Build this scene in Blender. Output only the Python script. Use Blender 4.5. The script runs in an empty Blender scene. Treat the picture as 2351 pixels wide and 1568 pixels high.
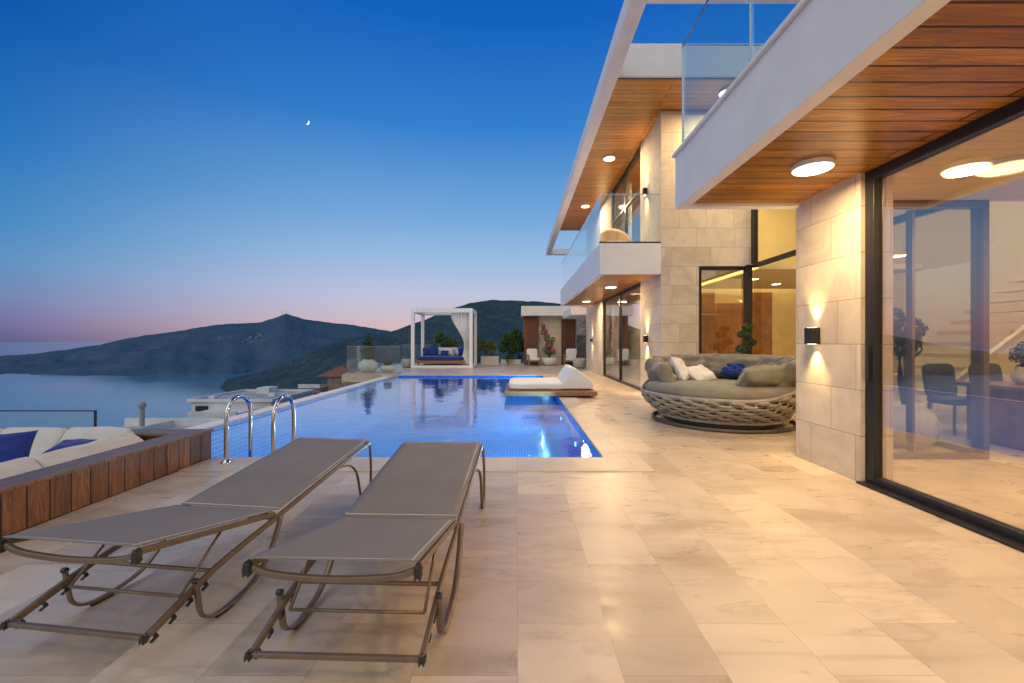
import bpy, math, random
from mathutils import Vector, Matrix, noise as mn
random.seed(7)
R=random.random
def U(a,b): return a+(b-a)*R()
scene=bpy.context.scene
COL=scene.collection
def lin(c):
    c=c/255.0
    return c/12.92 if c<=0.04045 else ((c+0.055)/1.055)**2.4
def S(r,g,b): return (lin(r),lin(g),lin(b),1)
# ------------------------------------------------------------------ node helpers
def newmat(name):
    m=bpy.data.materials.new(name); m.use_nodes=True
    nt=m.node_tree; nt.nodes.clear()
    out=nt.nodes.new('ShaderNodeOutputMaterial')
    p=nt.nodes.new('ShaderNodeBsdfPrincipled')
    nt.links.new(p.outputs[0],out.inputs[0])
    return m,nt,p,out
def N(nt,t,**k):
    n=nt.nodes.new('ShaderNode'+t)
    for a,b in k.items(): setattr(n,a,b)
    return n
def coords(nt,kind='Object',scale=(1,1,1),rot=(0,0,0)):
    tc=nt.nodes.new('ShaderNodeTexCoord'); mp=nt.nodes.new('ShaderNodeMapping')
    mp.inputs['Scale'].default_value=scale; mp.inputs['Rotation'].default_value=rot
    nt.links.new(tc.outputs[kind],mp.inputs[0]); return mp.outputs[0]
def mixc(nt,fac,a,b,mode='MIX'):
    m=nt.nodes.new('ShaderNodeMix'); m.data_type='RGBA'; m.blend_type=mode
    for s,v in ((m.inputs[0],fac),(m.inputs[6],a),(m.inputs[7],b)):
        if hasattr(v,'is_linked'): nt.links.new(v,s)
        else: s.default_value=v
    return m.outputs[2]
def noise(nt,vec,scale,detail=4,rough=.55,dist=0):
    n=N(nt,'TexNoise'); n.inputs['Scale'].default_value=scale; n.inputs['Detail'].default_value=detail
    n.inputs['Roughness'].default_value=rough; n.inputs['Distortion'].default_value=dist
    nt.links.new(vec,n.inputs['Vector']); return n.outputs['Fac']
def ramp(nt,fac,stops):
    r=nt.nodes.new('ShaderNodeValToRGB'); e=r.color_ramp.elements
    while len(e)<len(stops): e.new(0.5)
    for i,(p,c) in enumerate(stops):
        e[i].position=p; e[i].color=c if len(c)==4 else (*c,1)
    nt.links.new(fac,r.inputs[0]); return r.outputs[0]
def math2(nt,op,a,b,clamp=False):
    m=N(nt,'Math',operation=op,use_clamp=clamp)
    for s,v in ((m.inputs[0],a),(m.inputs[1],b)):
        if hasattr(v,'is_linked'): nt.links.new(v,s)
        else: s.default_value=v
    return m.outputs[0]
def bump(nt,h,strength,p,dist=.01):
    b=nt.nodes.new('ShaderNodeBump'); b.inputs['Strength'].default_value=strength; b.inputs['Distance'].default_value=dist
    nt.links.new(h,b.inputs['Height']); nt.links.new(b.outputs[0],p.inputs['Normal']); return b
def G(v): return (v,v,v,1)
def simple(name,c,rough=.6,metal=0,var=.15,ns=8,bs=.1,bscale=60,bd=.003,sheen=0):
    m,nt,p,o=newmat(name); v=coords(nt)
    n=noise(nt,v,ns)
    lo=tuple(x*(1-var) for x in c[:3])+(1,); hi=tuple(min(1,x*(1+var)) for x in c[:3])+(1,)
    nt.links.new(ramp(nt,n,[(.3,lo),(.7,hi)]),p.inputs['Base Color'])
    p.inputs['Roughness'].default_value=rough; p.inputs['Metallic'].default_value=metal
    if bs: bump(nt,noise(nt,v,bscale,3),bs,p,bd)
    if sheen: p.inputs['Sheen Weight'].default_value=sheen
    return m
def brickmat(name,c1,c2,mortar,w,h,ms,offset=.5,rough=.6,rot=0,grain=(1,1,1),gscale=4,gdark=.75,bs=.4,bd=.004,msm=.1,bias=0,vein=None,squash=1,grain_hi=1.12,rvar=None,distort=0.6,cloud=None,cdet=5,cdist=1.0):
    m,nt,p,o=newmat(name)
    uv=coords(nt,'UV',rot=(0,0,rot))
    b=N(nt,'TexBrick'); b.offset=offset; b.offset_frequency=2; b.squash=squash; b.squash_frequency=3
    nt.links.new(uv,b.inputs['Vector'])
    b.inputs['Scale'].default_value=1; b.inputs['Brick Width'].default_value=w; b.inputs['Row Height'].default_value=h
    b.inputs['Mortar Size'].default_value=ms; b.inputs['Mortar Smooth'].default_value=msm; b.inputs['Bias'].default_value=bias
    b.inputs['Color1'].default_value=c1; b.inputs['Color2'].default_value=c2; b.inputs['Mortar'].default_value=mortar
    g=coords(nt,'UV',scale=grain,rot=(0,0,rot))
    add=N(nt,'VectorMath',operation='ADD'); sc=N(nt,'VectorMath',operation='SCALE'); sc.inputs['Scale'].default_value=37.0
    nt.links.new(b.outputs['Color'],sc.inputs[0]); nt.links.new(g,add.inputs[0]); nt.links.new(sc.outputs[0],add.inputs[1])
    n=noise(nt,add.outputs[0],gscale,6,.62,distort)
    mul=ramp(nt,n,[(.28,G(gdark)),(.72,G(grain_hi))])
    col=mixc(nt,1.0,b.outputs['Color'],mul,'MULTIPLY')
    if cloud:
        nc=noise(nt,add.outputs[0],cloud[0],cdet,.6,cdist)
        col=mixc(nt,1.0,col,ramp(nt,nc,[(.32,cloud[1]),(.5,G(1.0)),(.68,cloud[2])]),'MULTIPLY')
    if vein:
        n2=noise(nt,add.outputs[0],vein[1],5,.55,1.2)
        col=mixc(nt,ramp(nt,n2,[(.47,G(0)),(.5,G(vein[2])),(.53,G(0))]),col,vein[0])
    nt.links.new(col,p.inputs['Base Color'])
    inv=math2(nt,'SUBTRACT',1.0,b.outputs['Fac'])
    h_=math2(nt,'ADD',math2(nt,'MULTIPLY',n,.12),inv)
    bump(nt,h_,bs,p,bd)
    if rvar: nt.links.new(ramp(nt,n,[(.3,G(rvar[0])),(.7,G(rvar[1]))]),p.inputs['Roughness'])
    else: p.inputs['Roughness'].default_value=rough
    return m
# ------------------------------------------------------------------ materials
M={}
M['floor']=brickmat('travertine_paving',(.64,.53,.395,1),(.50,.405,.30,1),(.36,.285,.21,1),.83,.41,.0013,offset=.37,rot=math.radians(90),gscale=5,gdark=.92,grain_hi=1.05,bs=.12,bd=.002,vein=((.32,.225,.15,1),.9,.30),rvar=(.24,.40),distort=.5,grain=(.5,1.6,1),cloud=(1.25,(.79,.75,.70,1),(1.11,1.10,1.08,1)),cdet=6,cdist=.7)
M['coping']=brickmat('coping_stone',(.62,.52,.40,1),(.54,.45,.34,1),(.3,.24,.18,1),1.2,3.0,.002,gscale=3,gdark=.88,bs=.2,bd=.002,rvar=(.3,.45),cloud=(1.6,(.85,.82,.8,1),(1.08,1.06,1.05,1)))
M['stone']=brickmat('ashlar_limestone',(.67,.60,.48,1),(.58,.505,.39,1),(.27,.22,.155,1),.86,.425,.0032,offset=.37,squash=.7,gscale=7,gdark=.93,grain_hi=1.04,bs=.35,bd=.004,rough=.75,cloud=(1.8,(.86,.83,.80,1),(1.07,1.06,1.05,1)))
M['stonewall']=brickmat('rubble_stone_wall',(.44,.36,.28,1),(.28,.23,.18,1),(.15,.12,.1,1),.4,.2,.012,gscale=6,gdark=.6,bs=.8,bd=.02,rough=.9)
M['soffit']=brickmat('cedar_soffit_boards',(.54,.235,.036,1),(.33,.128,.019,1),(.014,.006,.003,1),3.1,.15,.0085,offset=.41,gscale=1.5,grain=(.8,14,1),gdark=.38,grain_hi=1.35,bs=.7,bd=.008,rough=.28,distort=3.0,cloud=(.8,(.76,.70,.65,1),(1.16,1.14,1.12,1)))
M['deckwood']=brickmat('stained_timber_boards',(.25,.115,.048,1),(.125,.057,.026,1),(.008,.004,.003,1),.148,3,.006,offset=0,gscale=1.6,grain=(16,1.6,1),gdark=.36,grain_hi=1.5,bs=.7,bd=.006,rough=.42,distort=2.2)
M['ledgewood']=brickmat('timber_ledge_boards',(.26,.145,.07,1),(.20,.11,.055,1),(.02,.01,.006,1),3,.125,.003,gscale=2,grain=(1.5,12,1),gdark=.6,bs=.5,bd=.004,rough=.4,rot=math.radians(90))
M['platwood']=brickmat('platform_timber',(.36,.17,.07,1),(.25,.11,.045,1),(.03,.01,.006,1),3,.09,.004,gscale=2,grain=(1.5,12,1),gdark=.6,bs=.5,bd=.004,rough=.4)
M['slatwood']=brickmat('slatted_timber_screen',(.26,.09,.035,1),(.19,.06,.025,1),(.01,.005,.003,1),.09,5,.012,offset=0,gscale=2,grain=(10,1,1),gdark=.6,bs=.8,bd=.01,rough=.5)
M['mosaic']=brickmat('blue_glass_mosaic',(.003,.155,.68,1),(.002,.08,.46,1),(.13,.44,.92,1),.07,.07,.0065,offset=0,gscale=3,gdark=.85,bs=.2,bd=.002,rough=.2)
M['tileroof']=brickmat('terracotta_tiles',(.36,.15,.09,1),(.26,.11,.07,1),(.1,.04,.03,1),.25,.4,.02,gscale=4,gdark=.7,bs=.8,bd=.03,rough=.8)
M['stucco']=simple('white_stucco',(.76,.755,.73),rough=.85,var=.035,ns=3,bs=.6,bscale=160,bd=.004)
M['paint']=simple('white_painted_metal',(.82,.82,.82),rough=.4,var=.02,bs=0)
M['cream']=simple('cream_render',(.64,.56,.42),rough=.85,var=.06,ns=2,bs=.2)
M['black']=simple('black_anodised_frame',(.035,.035,.036),rough=.35,metal=.5,var=.1,bs=0)
M['plastic']=simple('black_plastic',(.03,.028,.026),rough=.45,var=.1,bs=0)
M['bronze']=simple('bronze_powder_coated_tube',(.205,.15,.105),rough=.36,metal=.4,var=.08,ns=20,bs=0)
M['steel']=simple('polished_stainless_steel',(.62,.60,.58),rough=.12,metal=1,var=.05,bs=0)
M['whitefab']=simple('white_cushion_fabric',(.76,.745,.715),rough=.9,var=.04,ns=5,bs=.25,bscale=25,bd=.01,sheen=.2)
M['creamfab']=simple('cream_cushion_fabric',(.64,.60,.52),rough=.9,var=.06,ns=5,bs=.4,bscale=12,bd=.016,sheen=.2)
M['bluefab']=simple('royal_blue_fabric',(.005,.03,.22),rough=.85,var=.2,ns=5,bs=.4,bscale=14,bd=.015,sheen=.2)
M['greyfab']=simple('taupe_cushion_fabric',(.20,.183,.14),rough=.9,var=.12,ns=5,bs=.5,bscale=11,bd=.02,sheen=.2)
M['strap']=simple('woven_rope_strap',(.33,.30,.25),rough=.75,var=.25,ns=7,bs=.6,bscale=90,bd=.004)
M['ribs']=simple('dark_daybed_frame',(.08,.068,.055),rough=.6,var=.2,ns=7,bs=0)
M['rattan']=simple('rattan',(.42,.25,.12),rough=.6,var=.25,ns=20,bs=.6,bscale=60,bd=.006)
M['terrazzo']=simple('pale_stone_pot',(.62,.58,.50),rough=.7,var=.1,ns=10,bs=.2)
M['greypot']=simple('grey_concrete_pot',(.32,.32,.31),rough=.8,var=.12,ns=6,bs=.3)
M['teak']=simple('teak_wood',(.28,.12,.05),rough=.5,var=.25,ns=12,bs=.2)
M['doorwood']=simple('walnut_door',(.30,.11,.03),rough=.45,var=.2,ns=5,bs=.2)
M['bark']=simple('bark',(.07,.05,.035),rough=.9,var=.3,ns=20,bs=.8,bscale=30,bd=.01)
M['leaf']=simple('dark_green_leaves',(.045,.10,.026),rough=.55,var=.5,ns=6,bs=0)
M['leafy']=simple('olive_green_leaves',(.12,.17,.04),rough=.6,var=.45,ns=5,bs=0)
M['pink']=simple('magenta_flowers',(.52,.05,.20),rough=.6,var=.3,ns=9,bs=0)
M['rock']=simple('rough_rock',(.26,.2,.15),rough=.95,var=.5,ns=1.2,bs=1,bscale=3,bd=.3)
M['inwall']=simple('interior_plaster',(.68,.59,.42),rough=.9,var=.03,bs=0)
M['oldconc']=simple('weathered_concrete',(.42,.405,.39),rough=.9,var=.25,ns=1.2,bs=.3)
M['housewhite']=simple('lime_washed_wall',(.68,.68,.67),rough=.9,var=.12,ns=.9,bs=.1)
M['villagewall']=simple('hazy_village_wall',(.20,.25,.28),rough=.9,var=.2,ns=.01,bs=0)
M['darkwin']=simple('dark_window_glass',(.03,.04,.06),rough=.15,var=.1,bs=0)
M['table']=simple('dark_stained_wood',(.24,.11,.05),rough=.3,var=.3,ns=6,bs=0)
M['chairfab']=simple('slate_chair_fabric',(.12,.115,.12),rough=.85,var=.2,ns=6,bs=.2)
def sling():
    m,nt,p,o=newmat('taupe_sling_mesh'); uv=coords(nt,'UV')
    b=N(nt,'TexBrick'); b.offset=.5; nt.links.new(uv,b.inputs['Vector'])
    b.inputs['Scale'].default_value=1; b.inputs['Brick Width'].default_value=.006; b.inputs['Row Height'].default_value=.003
    b.inputs['Mortar Size'].default_value=.0004
    b.inputs['Color1'].default_value=(.265,.23,.19,1); b.inputs['Color2'].default_value=(.225,.193,.16,1); b.inputs['Mortar'].default_value=(.13,.11,.09,1)
    n=noise(nt,coords(nt),3)
    nt.links.new(mixc(nt,1.0,b.outputs['Color'],ramp(nt,n,[(.3,G(.9)),(.7,G(1.08))]),'MULTIPLY'),p.inputs['Base Color'])
    p.inputs['Roughness'].default_value=.7; return m
M['sling']=sling()
M['slingedge']=simple('pale_sling_piping',(.48,.43,.37),rough=.7,var=.08,bs=0)
def emis(name,c,s):
    m,nt,p,o=newmat(name); p.inputs['Base Color'].default_value=(.8,.8,.8,1)
    p.inputs['Emission Color'].default_value=c; p.inputs['Emission Strength'].default_value=s; 
    return m
M['glow']=emis('lamp_diffuser',(1,.80,.52,1),7)
M['dimglow']=emis('soft_lamp_diffuser',(1,.80,.50,1),1.8)
M['cove']=emis('cove_strip_glow',(1,.66,.16,1),2.5)
M['poollamp']=emis('underwater_lamp_glow',(.6,.9,1,1),3)
M['moon']=emis('moonlit_surface',(1,.95,.85,1),2.5)
def schlick(nt,f0,boost,normal=None,cap=1.0):
    g=N(nt,'NewGeometry'); d=N(nt,'VectorMath',operation='DOT_PRODUCT')
    nt.links.new(g.outputs['Incoming'],d.inputs[0]); nt.links.new(normal or g.outputs['Normal'],d.inputs[1])
    a=math2(nt,'ABSOLUTE',d.outputs['Value'],0.0)
    p5=math2(nt,'POWER',math2(nt,'SUBTRACT',1.0,a,True),5.0)
    r=math2(nt,'ADD',math2(nt,'MULTIPLY',p5,1-f0),f0)
    return math2(nt,'MINIMUM',math2(nt,'MULTIPLY',r,boost,True),cap)
def glass(name,tint,f0=.04,boost=1.0):
    m,nt,p,o=newmat(name); nt.nodes.remove(p)
    t=N(nt,'BsdfTransparent'); t.inputs[0].default_value=tint
    g=N(nt,'BsdfGlossy'); g.inputs['Roughness'].default_value=.0; g.inputs[0].default_value=(1,1,1,1)
    x=N(nt,'MixShader'); nt.links.new(schlick(nt,f0,boost),x.inputs[0]); nt.links.new(t.outputs[0],x.inputs[1]); nt.links.new(g.outputs[0],x.inputs[2])
    nt.links.new(x.outputs[0],o.inputs[0]); return m
M['glass']=glass('clear_balustrade_glass',(.90,.96,.96,1),.04,1.2)
M['winglass']=glass('window_glass',(.95,.94,.92,1),.17,1.15)
M['clearglass']=glass('clear_window_glass',(.94,.93,.88,1),.03,.7)
def water():
    m,nt,p,o=newmat('pool_water_surface'); nt.nodes.remove(p)
    v=coords(nt,'Object',scale=(1,.8,1))
    n1=noise(nt,v,1.8,2,.5,.3); n2=noise(nt,v,9,3,.55)
    h=math2(nt,'ADD',math2(nt,'MULTIPLY',n2,.26),n1)
    b=N(nt,'Bump'); b.inputs['Strength'].default_value=.15; b.inputs['Distance'].default_value=.05; nt.links.new(h,b.inputs['Height'])
    t=N(nt,'BsdfTransparent'); t.inputs[0].default_value=(.46,.86,1,1)
    g=N(nt,'BsdfGlossy'); g.inputs['Roughness'].default_value=.02; nt.links.new(b.outputs[0],g.inputs['Normal'])
    x=N(nt,'MixShader'); nt.links.new(schlick(nt,.04,1.6,b.outputs[0],.86),x.inputs[0]); nt.links.new(t.outputs[0],x.inputs[1]); nt.links.new(g.outputs[0],x.inputs[2])
    nt.links.new(x.outputs[0],o.inputs[0]); return m
M['water']=water()
def sea():
    m,nt,p,o=newmat('calm_sea'); v=coords(nt,'Object',scale=(1,1,1))
    n=noise(nt,v,.0016,5,.6,.5)
    nt.links.new(ramp(nt,n,[(.35,(.035,.17,.25,1)),(.7,(.055,.21,.30,1))]),p.inputs['Base Color'])
    nt.links.new(ramp(nt,n,[(.35,G(.10)),(.65,G(.18))]),p.inputs['Roughness'])
    bump(nt,noise(nt,v,.12,4,.6),.22,p,.6); return m
M['sea']=sea()
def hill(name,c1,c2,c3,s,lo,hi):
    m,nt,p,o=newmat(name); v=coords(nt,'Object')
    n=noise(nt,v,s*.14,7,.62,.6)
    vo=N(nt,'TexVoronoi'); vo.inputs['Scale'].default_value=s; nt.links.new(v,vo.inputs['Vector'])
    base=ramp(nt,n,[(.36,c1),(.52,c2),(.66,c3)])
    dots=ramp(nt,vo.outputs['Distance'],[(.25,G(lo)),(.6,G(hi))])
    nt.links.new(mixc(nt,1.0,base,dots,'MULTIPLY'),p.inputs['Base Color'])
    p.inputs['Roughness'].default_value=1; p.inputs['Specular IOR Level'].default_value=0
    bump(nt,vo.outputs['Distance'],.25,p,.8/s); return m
M['hillfar']=hill('hazed_distant_scrub',(.048,.098,.148,1),(.056,.108,.156,1),(.072,.124,.166,1),.05,.94,1.04)  # blue of the distance haze is mixed into these scrub colours
M['hillmid']=hill('hazed_hillside_scrub',(.031,.064,.086,1),(.042,.078,.092,1),(.068,.10,.102,1),.13,.76,1.12)  # nearer ridge: scrub colours also tinted blue for dusk haze
# ------------------------------------------------------------------ mesh helpers
def boxes(L):
    v=[];f=[]
    for (x0,x1,y0,y1,z0,z1) in L:
        n=len(v)
        v+=[(x0,y0,z0),(x1,y0,z0),(x1,y1,z0),(x0,y1,z0),(x0,y0,z1),(x1,y0,z1),(x1,y1,z1),(x0,y1,z1)]
        f+=[tuple(n+i for i in q) for q in ((0,3,2,1),(4,5,6,7),(0,1,5,4),(1,2,6,5),(2,3,7,6),(3,0,4,7))]
    return v,f
def join(*sp):
    v=[];f=[]
    for a,b in sp:
        n=len(v); v+=list(a); f+=[tuple(n+i for i in q) for q in b]
    return v,f
def xf(sp,mat):
    return [tuple(mat@Vector(p)) for p in sp[0]],sp[1]
def T(x,y,z): return Matrix.Translation((x,y,z))
def RX(d): return Matrix.Rotation(math.radians(d),4,'X')
def RY(d): return Matrix.Rotation(math.radians(d),4,'Y')
def RZ(d): return Matrix.Rotation(math.radians(d),4,'Z')
def smoothpts(P,n=6):
    P=[Vector(p) for p in P]; o=[]
    m=len(P)
    for i in range(m-1):
        p0=P[max(i-1,0)];p1=P[i];p2=P[i+1];p3=P[min(i+2,m-1)]
        for k in range(n):
            t=k/n
            o.append(.5*((2*p1)+(p2-p0)*t+(2*p0-5*p1+4*p2-p3)*t*t+(-p0+3*p1-3*p2+p3)*t**3))
    o.append(P[-1]); return o
def tube(P,r,seg=8,sq=None):
    P=[Vector(p) for p in P]; v=[];f=[]
    up=None
    for i,p in enumerate(P):
        d=(P[min(i+1,len(P)-1)]-P[max(i-1,0)]).normalized()
        if up is None:
            up=Vector((0,0,1)) if abs(d.z)<.9 else Vector((1,0,0))
        s=d.cross(up).normalized(); up=s.cross(d).normalized()
        rr=r[i] if isinstance(r,(list,tuple)) else r
        for k in range(seg):
            a=2*math.pi*(k+.5)/seg
            v.append(tuple(p+s*math.cos(a)*rr+up*math.sin(a)*rr*(sq or 1)))
    for i in range(len(P)-1):
        for k in range(seg):
            a=i*seg+k;b=i*seg+(k+1)%seg
            f.append((a,b,b+seg,a+seg))
    f.append(tuple(range(seg))[::-1]); n=(len(P)-1)*seg; f.append(tuple(range(n,n+seg)))
    return v,f
def lathe(prof,seg=32,c=(0,0,0)):
    v=[];f=[]
    for r,z in prof:
        for k in range(seg):
            a=2*math.pi*k/seg; v.append((c[0]+r*math.cos(a),c[1]+r*math.sin(a),c[2]+z))
    for i in range(len(prof)-1):
        for k in range(seg):
            a=i*seg+k;b=i*seg+(k+1)%seg; f.append((a,b,b+seg,a+seg))
    f.append(tuple(range(seg))[::-1]); n=(len(prof)-1)*seg; f.append(tuple(range(n,n+seg)))
    return v,f
def grid(fn,nu,nv,closeu=False):
    v=[];f=[]
    for j in range(nv):
        for i in range(nu): v.append(fn(i/(nu-1) if not closeu else i/nu,j/(nv-1)))
    for j in range(nv-1):
        for i in range(nu if closeu else nu-1):
            a=j*nu+i;b=j*nu+(i+1)%nu; f.append((a,b,b+nu,a+nu))
    return v,f
def pillow(w,h,t,seed=0,n=18,wr=.012):
    def top(s):
        def fn(u,vv):
            x=u*2-1;y=vv*2-1
            th=(max(0,(1-x**4))*max(0,(1-y**4)))**.55
            pin=1-.07*(1-abs(y)**2)*abs(x)**3; pin2=1-.07*(1-abs(x)**2)*abs(y)**3
            q=Vector((x*2.2+seed*3.1,y*2.2,s*2+seed))
            return (x*w/2*pin,y*h/2*pin2,s*(th*t/2+wr*2*mn.noise(q)*th))
        return fn
    a=grid(top(1),n,n); b=grid(top(-1),n,n); b=(b[0],[q[::-1] for q in b[1]])
    return join(a,b)
def rbox(w,d,h,k=6.0,n=14,seed=0,wr=.006,puff=0.0):
    v=[];f=[]
    def P(x,y,z):
        r=(abs(x)**k+abs(y)**k+abs(z)**k)**(1/k)
        x/=r;y/=r;z/=r
        q=Vector((x*2+seed*2.7,y*2,z*2)); o=mn.noise(q)*wr*2
        pz=puff*(1-x*x)*(1-y*y)*(1 if z>0 else -1)*abs(z)
        return (x*w/2+o*.4,y*d/2+o*.4,z*h/2+pz+o)
    def face(fn):
        m=len(v)
        for j in range(n):
            for i in range(n):
                a=math.tan((-1+2*i/(n-1))*math.pi/4); b=math.tan((-1+2*j/(n-1))*math.pi/4)
                a=math.copysign(abs(a)**.75,a); b=math.copysign(abs(b)**.75,b)
                v.append(P(*fn(a,b)))
        for j in range(n-1):
            for i in range(n-1):
                a=m+j*n+i; f.append((a,a+1,a+n+1,a+n))
    face(lambda a,b:(a,b,1)); face(lambda a,b:(b,a,-1)); face(lambda a,b:(a,-1,b)); face(lambda a,b:(b,1,a)); face(lambda a,b:(1,a,b)); face(lambda a,b:(-1,b,a))
    return v,f
WL={}
def mk(name,sp,mat,parent=None,smooth=False,local=False,bevel=0,solid=0):
    off=Vector((0,0,0)) if (local or parent is None) else WL[parent.name]
    me=bpy.data.meshes.new(name)
    me.from_pydata([tuple(Vector(p)-off) for p in sp[0]],[],sp[1])
    uvl=me.uv_layers.new(name='UVMap')
    W=sp[0]
    for p in me.polygons:
        n=p.normal; ax=max(range(3),key=lambda i:abs(n[i]))
        for li in p.loop_indices:
            c=W[me.loops[li].vertex_index]
            uvl.data[li].uv=(c[1],c[2]) if ax==0 else ((c[0],c[2]) if ax==1 else (c[0],c[1]))
        p.use_smooth=smooth
    me.materials.append(M[mat] if isinstance(mat,str) else mat)
    ob=bpy.data.objects.new(name,me); COL.objects.link(ob)
    if solid:
        s=ob.modifiers.new('solid','SOLIDIFY'); s.thickness=solid
    if bevel:
        b=ob.modifiers.new('bevel','BEVEL'); b.width=bevel; b.segments=2; b.limit_method='ANGLE'
    if parent:
        ob.parent=parent; WL[ob.name]=Vector(off) if not local else Vector((0,0,0))
    return ob
def mkeach(name,L,mat,parent=None,**k):
    return [mk(name,boxes([b]),mat,parent,**k) for b in L]
def thing(name,loc,label,cat,group=None,rz=0):
    e=bpy.data.objects.new(name,None); COL.objects.link(e); e.location=loc; e.rotation_euler[2]=math.radians(rz)
    e.empty_display_size=.2
    e['label']=label; e['category']=cat
    if group: e['group']=group
    WL[e.name]=Vector(loc); return e
def tag(o,label,cat,kind=None,group=None):
    o['label']=label; o['category']=cat
    if kind: o['kind']=kind
    if group: o['group']=group
def copy_thing(e,loc,rz,label=None):
    c=e.copy(); COL.objects.link(c); c.location=loc; c.rotation_euler[2]=math.radians(rz)
    if label: c['label']=label
    def rec(src,dst):
        for ch in list(src.children):
            k=ch.copy(); COL.objects.link(k); k.parent=dst; rec(ch,k)
    rec(e,c); return c
def light(kind,name,loc,energy,color=(1,.72,.42),size=.3,rot=(0,0,0),spot=None,blend=1,shape='DISK',sy=None):
    l=bpy.data.lights.new(name,kind); l.energy=energy; l.color=color
    if kind=='AREA':
        l.shape=shape; l.size=size
        if sy: l.size_y=sy
    elif kind=='POINT' : l.shadow_soft_size=size
    elif kind=='SPOT': l.shadow_soft_size=size; l.spot_size=math.radians(spot); l.spot_blend=blend
    elif kind=='SUN': l.angle=size
    o=bpy.data.objects.new(name,l); COL.objects.link(o); o.location=loc; o.rotation_euler=rot; return o
# ------------------------------------------------------------------ foliage
def leaves(blobs,n,size,flat=.6):
    v=[];f=[]
    tot=sum(b[3]**2 for b in blobs)
    for b in blobs:
        c=Vector(b[:3]); r=b[3]
        for _ in range(int(n*r*r/tot)):
            d=Vector((random.gauss(0,1),random.gauss(0,1),random.gauss(0,1))).normalized()
            rr=r*(1-.45*R()**1.6)*(1+.22*mn.noise(d*2+c*3))
            p=c+Vector((d.x,d.y,d.z*(b[4] if len(b)>4 else 1)))*rr
            a=Vector((U(-1,1),U(-1,1),U(-1,1))).normalized()
            t=(a.cross(d)); 
            if t.length<.1: continue
            t.normalize(); w=t.cross(a).normalized()
            s=size*U(.6,1.3); m=len(v)
            v+=[tuple(p-t*s),tuple(p-w*s*.4),tuple(p+t*s),tuple(p+w*s*.4)]
            f.append((m,m+1,m+2,m+3))
    return v,f
def shrub(name,loc,label,blobs,n,size,mt='leaf',stems=5,cat='shrub',flowers=None,sc=1):
    e=thing(name,loc,label,cat)
    L=[]
    for k in range(stems):
        b=blobs[k%len(blobs)]
        p=Vector(loc); q=Vector(b[:3])
        L.append(tube(smoothpts([p,(p+q)/2+Vector((U(-.1,.1),U(-.1,.1),0))*sc,q],4),[.03*sc]*4+[.015*sc]*5,6))
    mk('trunk',join(*L),'bark',e,smooth=True)
    mk('crown',leaves(blobs,n,size),mt,e)
    if flowers: mk('flowers',leaves(flowers[0],flowers[1],size),'pink',e)
    return e
def rb(cx,cy,cz,rx,rz,n,r):
    return [(cx+random.gauss(0,rx*.5),cy+random.gauss(0,rx*.4),cz+random.gauss(0,rz*.5),r*U(.6,1.25)) for _ in range(n)]
# ================================================================== SETTING
def interp(tab,x):
    if x<=tab[0][0]: return tab[0][1]
    for (a,b),(c,d) in zip(tab,tab[1:]):
        if x<=c:
            t=(x-a)/(c-a); return b+(d-b)*t
    return tab[-1][1]
def ss(t): t=max(0,min(1,t)); return t*t*(3-2*t)
Smid=[(-2000,905),(480,905),(500,895),(560,872),(620,850),(700,815),(760,790),(800,779),(850,772),(895,763),(960,738),(1000,722),(1050,702),(1080,694),(1130,687),(1200,690),(1283,696),(1500,705),(2400,720)]
Ys=[6,9,14,22,32,45,65,95,140,200,280,370,460,560,660,740,810,870,920,960,1000,1035,1065,1090,1110,1135,1170,1220,1300,1400,1550,1750]
def ground_fn():
    v=[];f=[]; nu=360
    for j,Y in enumerate(Ys):
        for i in range(nu):
            px=-1500+i*(3700/(nu-1)); a=(px-1188)/980
            Rz=1.3+(784-interp(Smid,px))/980*1100
            V=-128+ss((px-430)/140)*22+ss((px-600)/500)*45
            if Y<=460:
                z=interp([(6,-4.5),(32,-9),(95,-22),(280,-70),(460,V)],Y)
            elif Y<=1110:
                t=(Y-460)/650; z=V+(Rz-V)*(t**1.25)
            else:
                t=(Y-1110)/640; z=Rz+(-130-Rz)*ss(t)
            if px<430 and Y>460: z=min(z,-124)
            amp=min(Y*.012,12)*(1-ss((Y-1000)/110) if Y<1110 else .2)
            if px<470 and Y>400: amp=0
            q=Vector((a*Y*.012,Y*.012,0)); z+=amp*(mn.noise(q)+.5*mn.noise(q*2.3)+.3*mn.noise(q*6))
            z+= 1.6*mn.noise(Vector((a*30,Y*.05,3)))*(Y/1100)+ .9*mn.noise(Vector((a*140,Y*.05,3)))*(Y/1100)
            v.append((a*Y,Y,z))
    for j in range(len(Ys)-1):
        for i in range(nu-1):
            k=j*nu+i; f.append((k,k+1,k+nu+1,k+nu))
    return v,f
g=mk('ground',ground_fn(),'hillmid',smooth=True); tag(g,'scrub covered slope falling to the bay and rising to a ridge','hillside','structure')
Sfar=[(-1600,838),(-600,835),(-200,828),(0,819),(80,812),(150,803),(230,791),(300,775),(360,766),(420,757),(500,745),(560,742),(600,738),(622,731),(638,725),(655,719),(672,725),(700,732),(760,741),(830,748),(895,760),(1000,790),(1100,840)]
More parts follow.
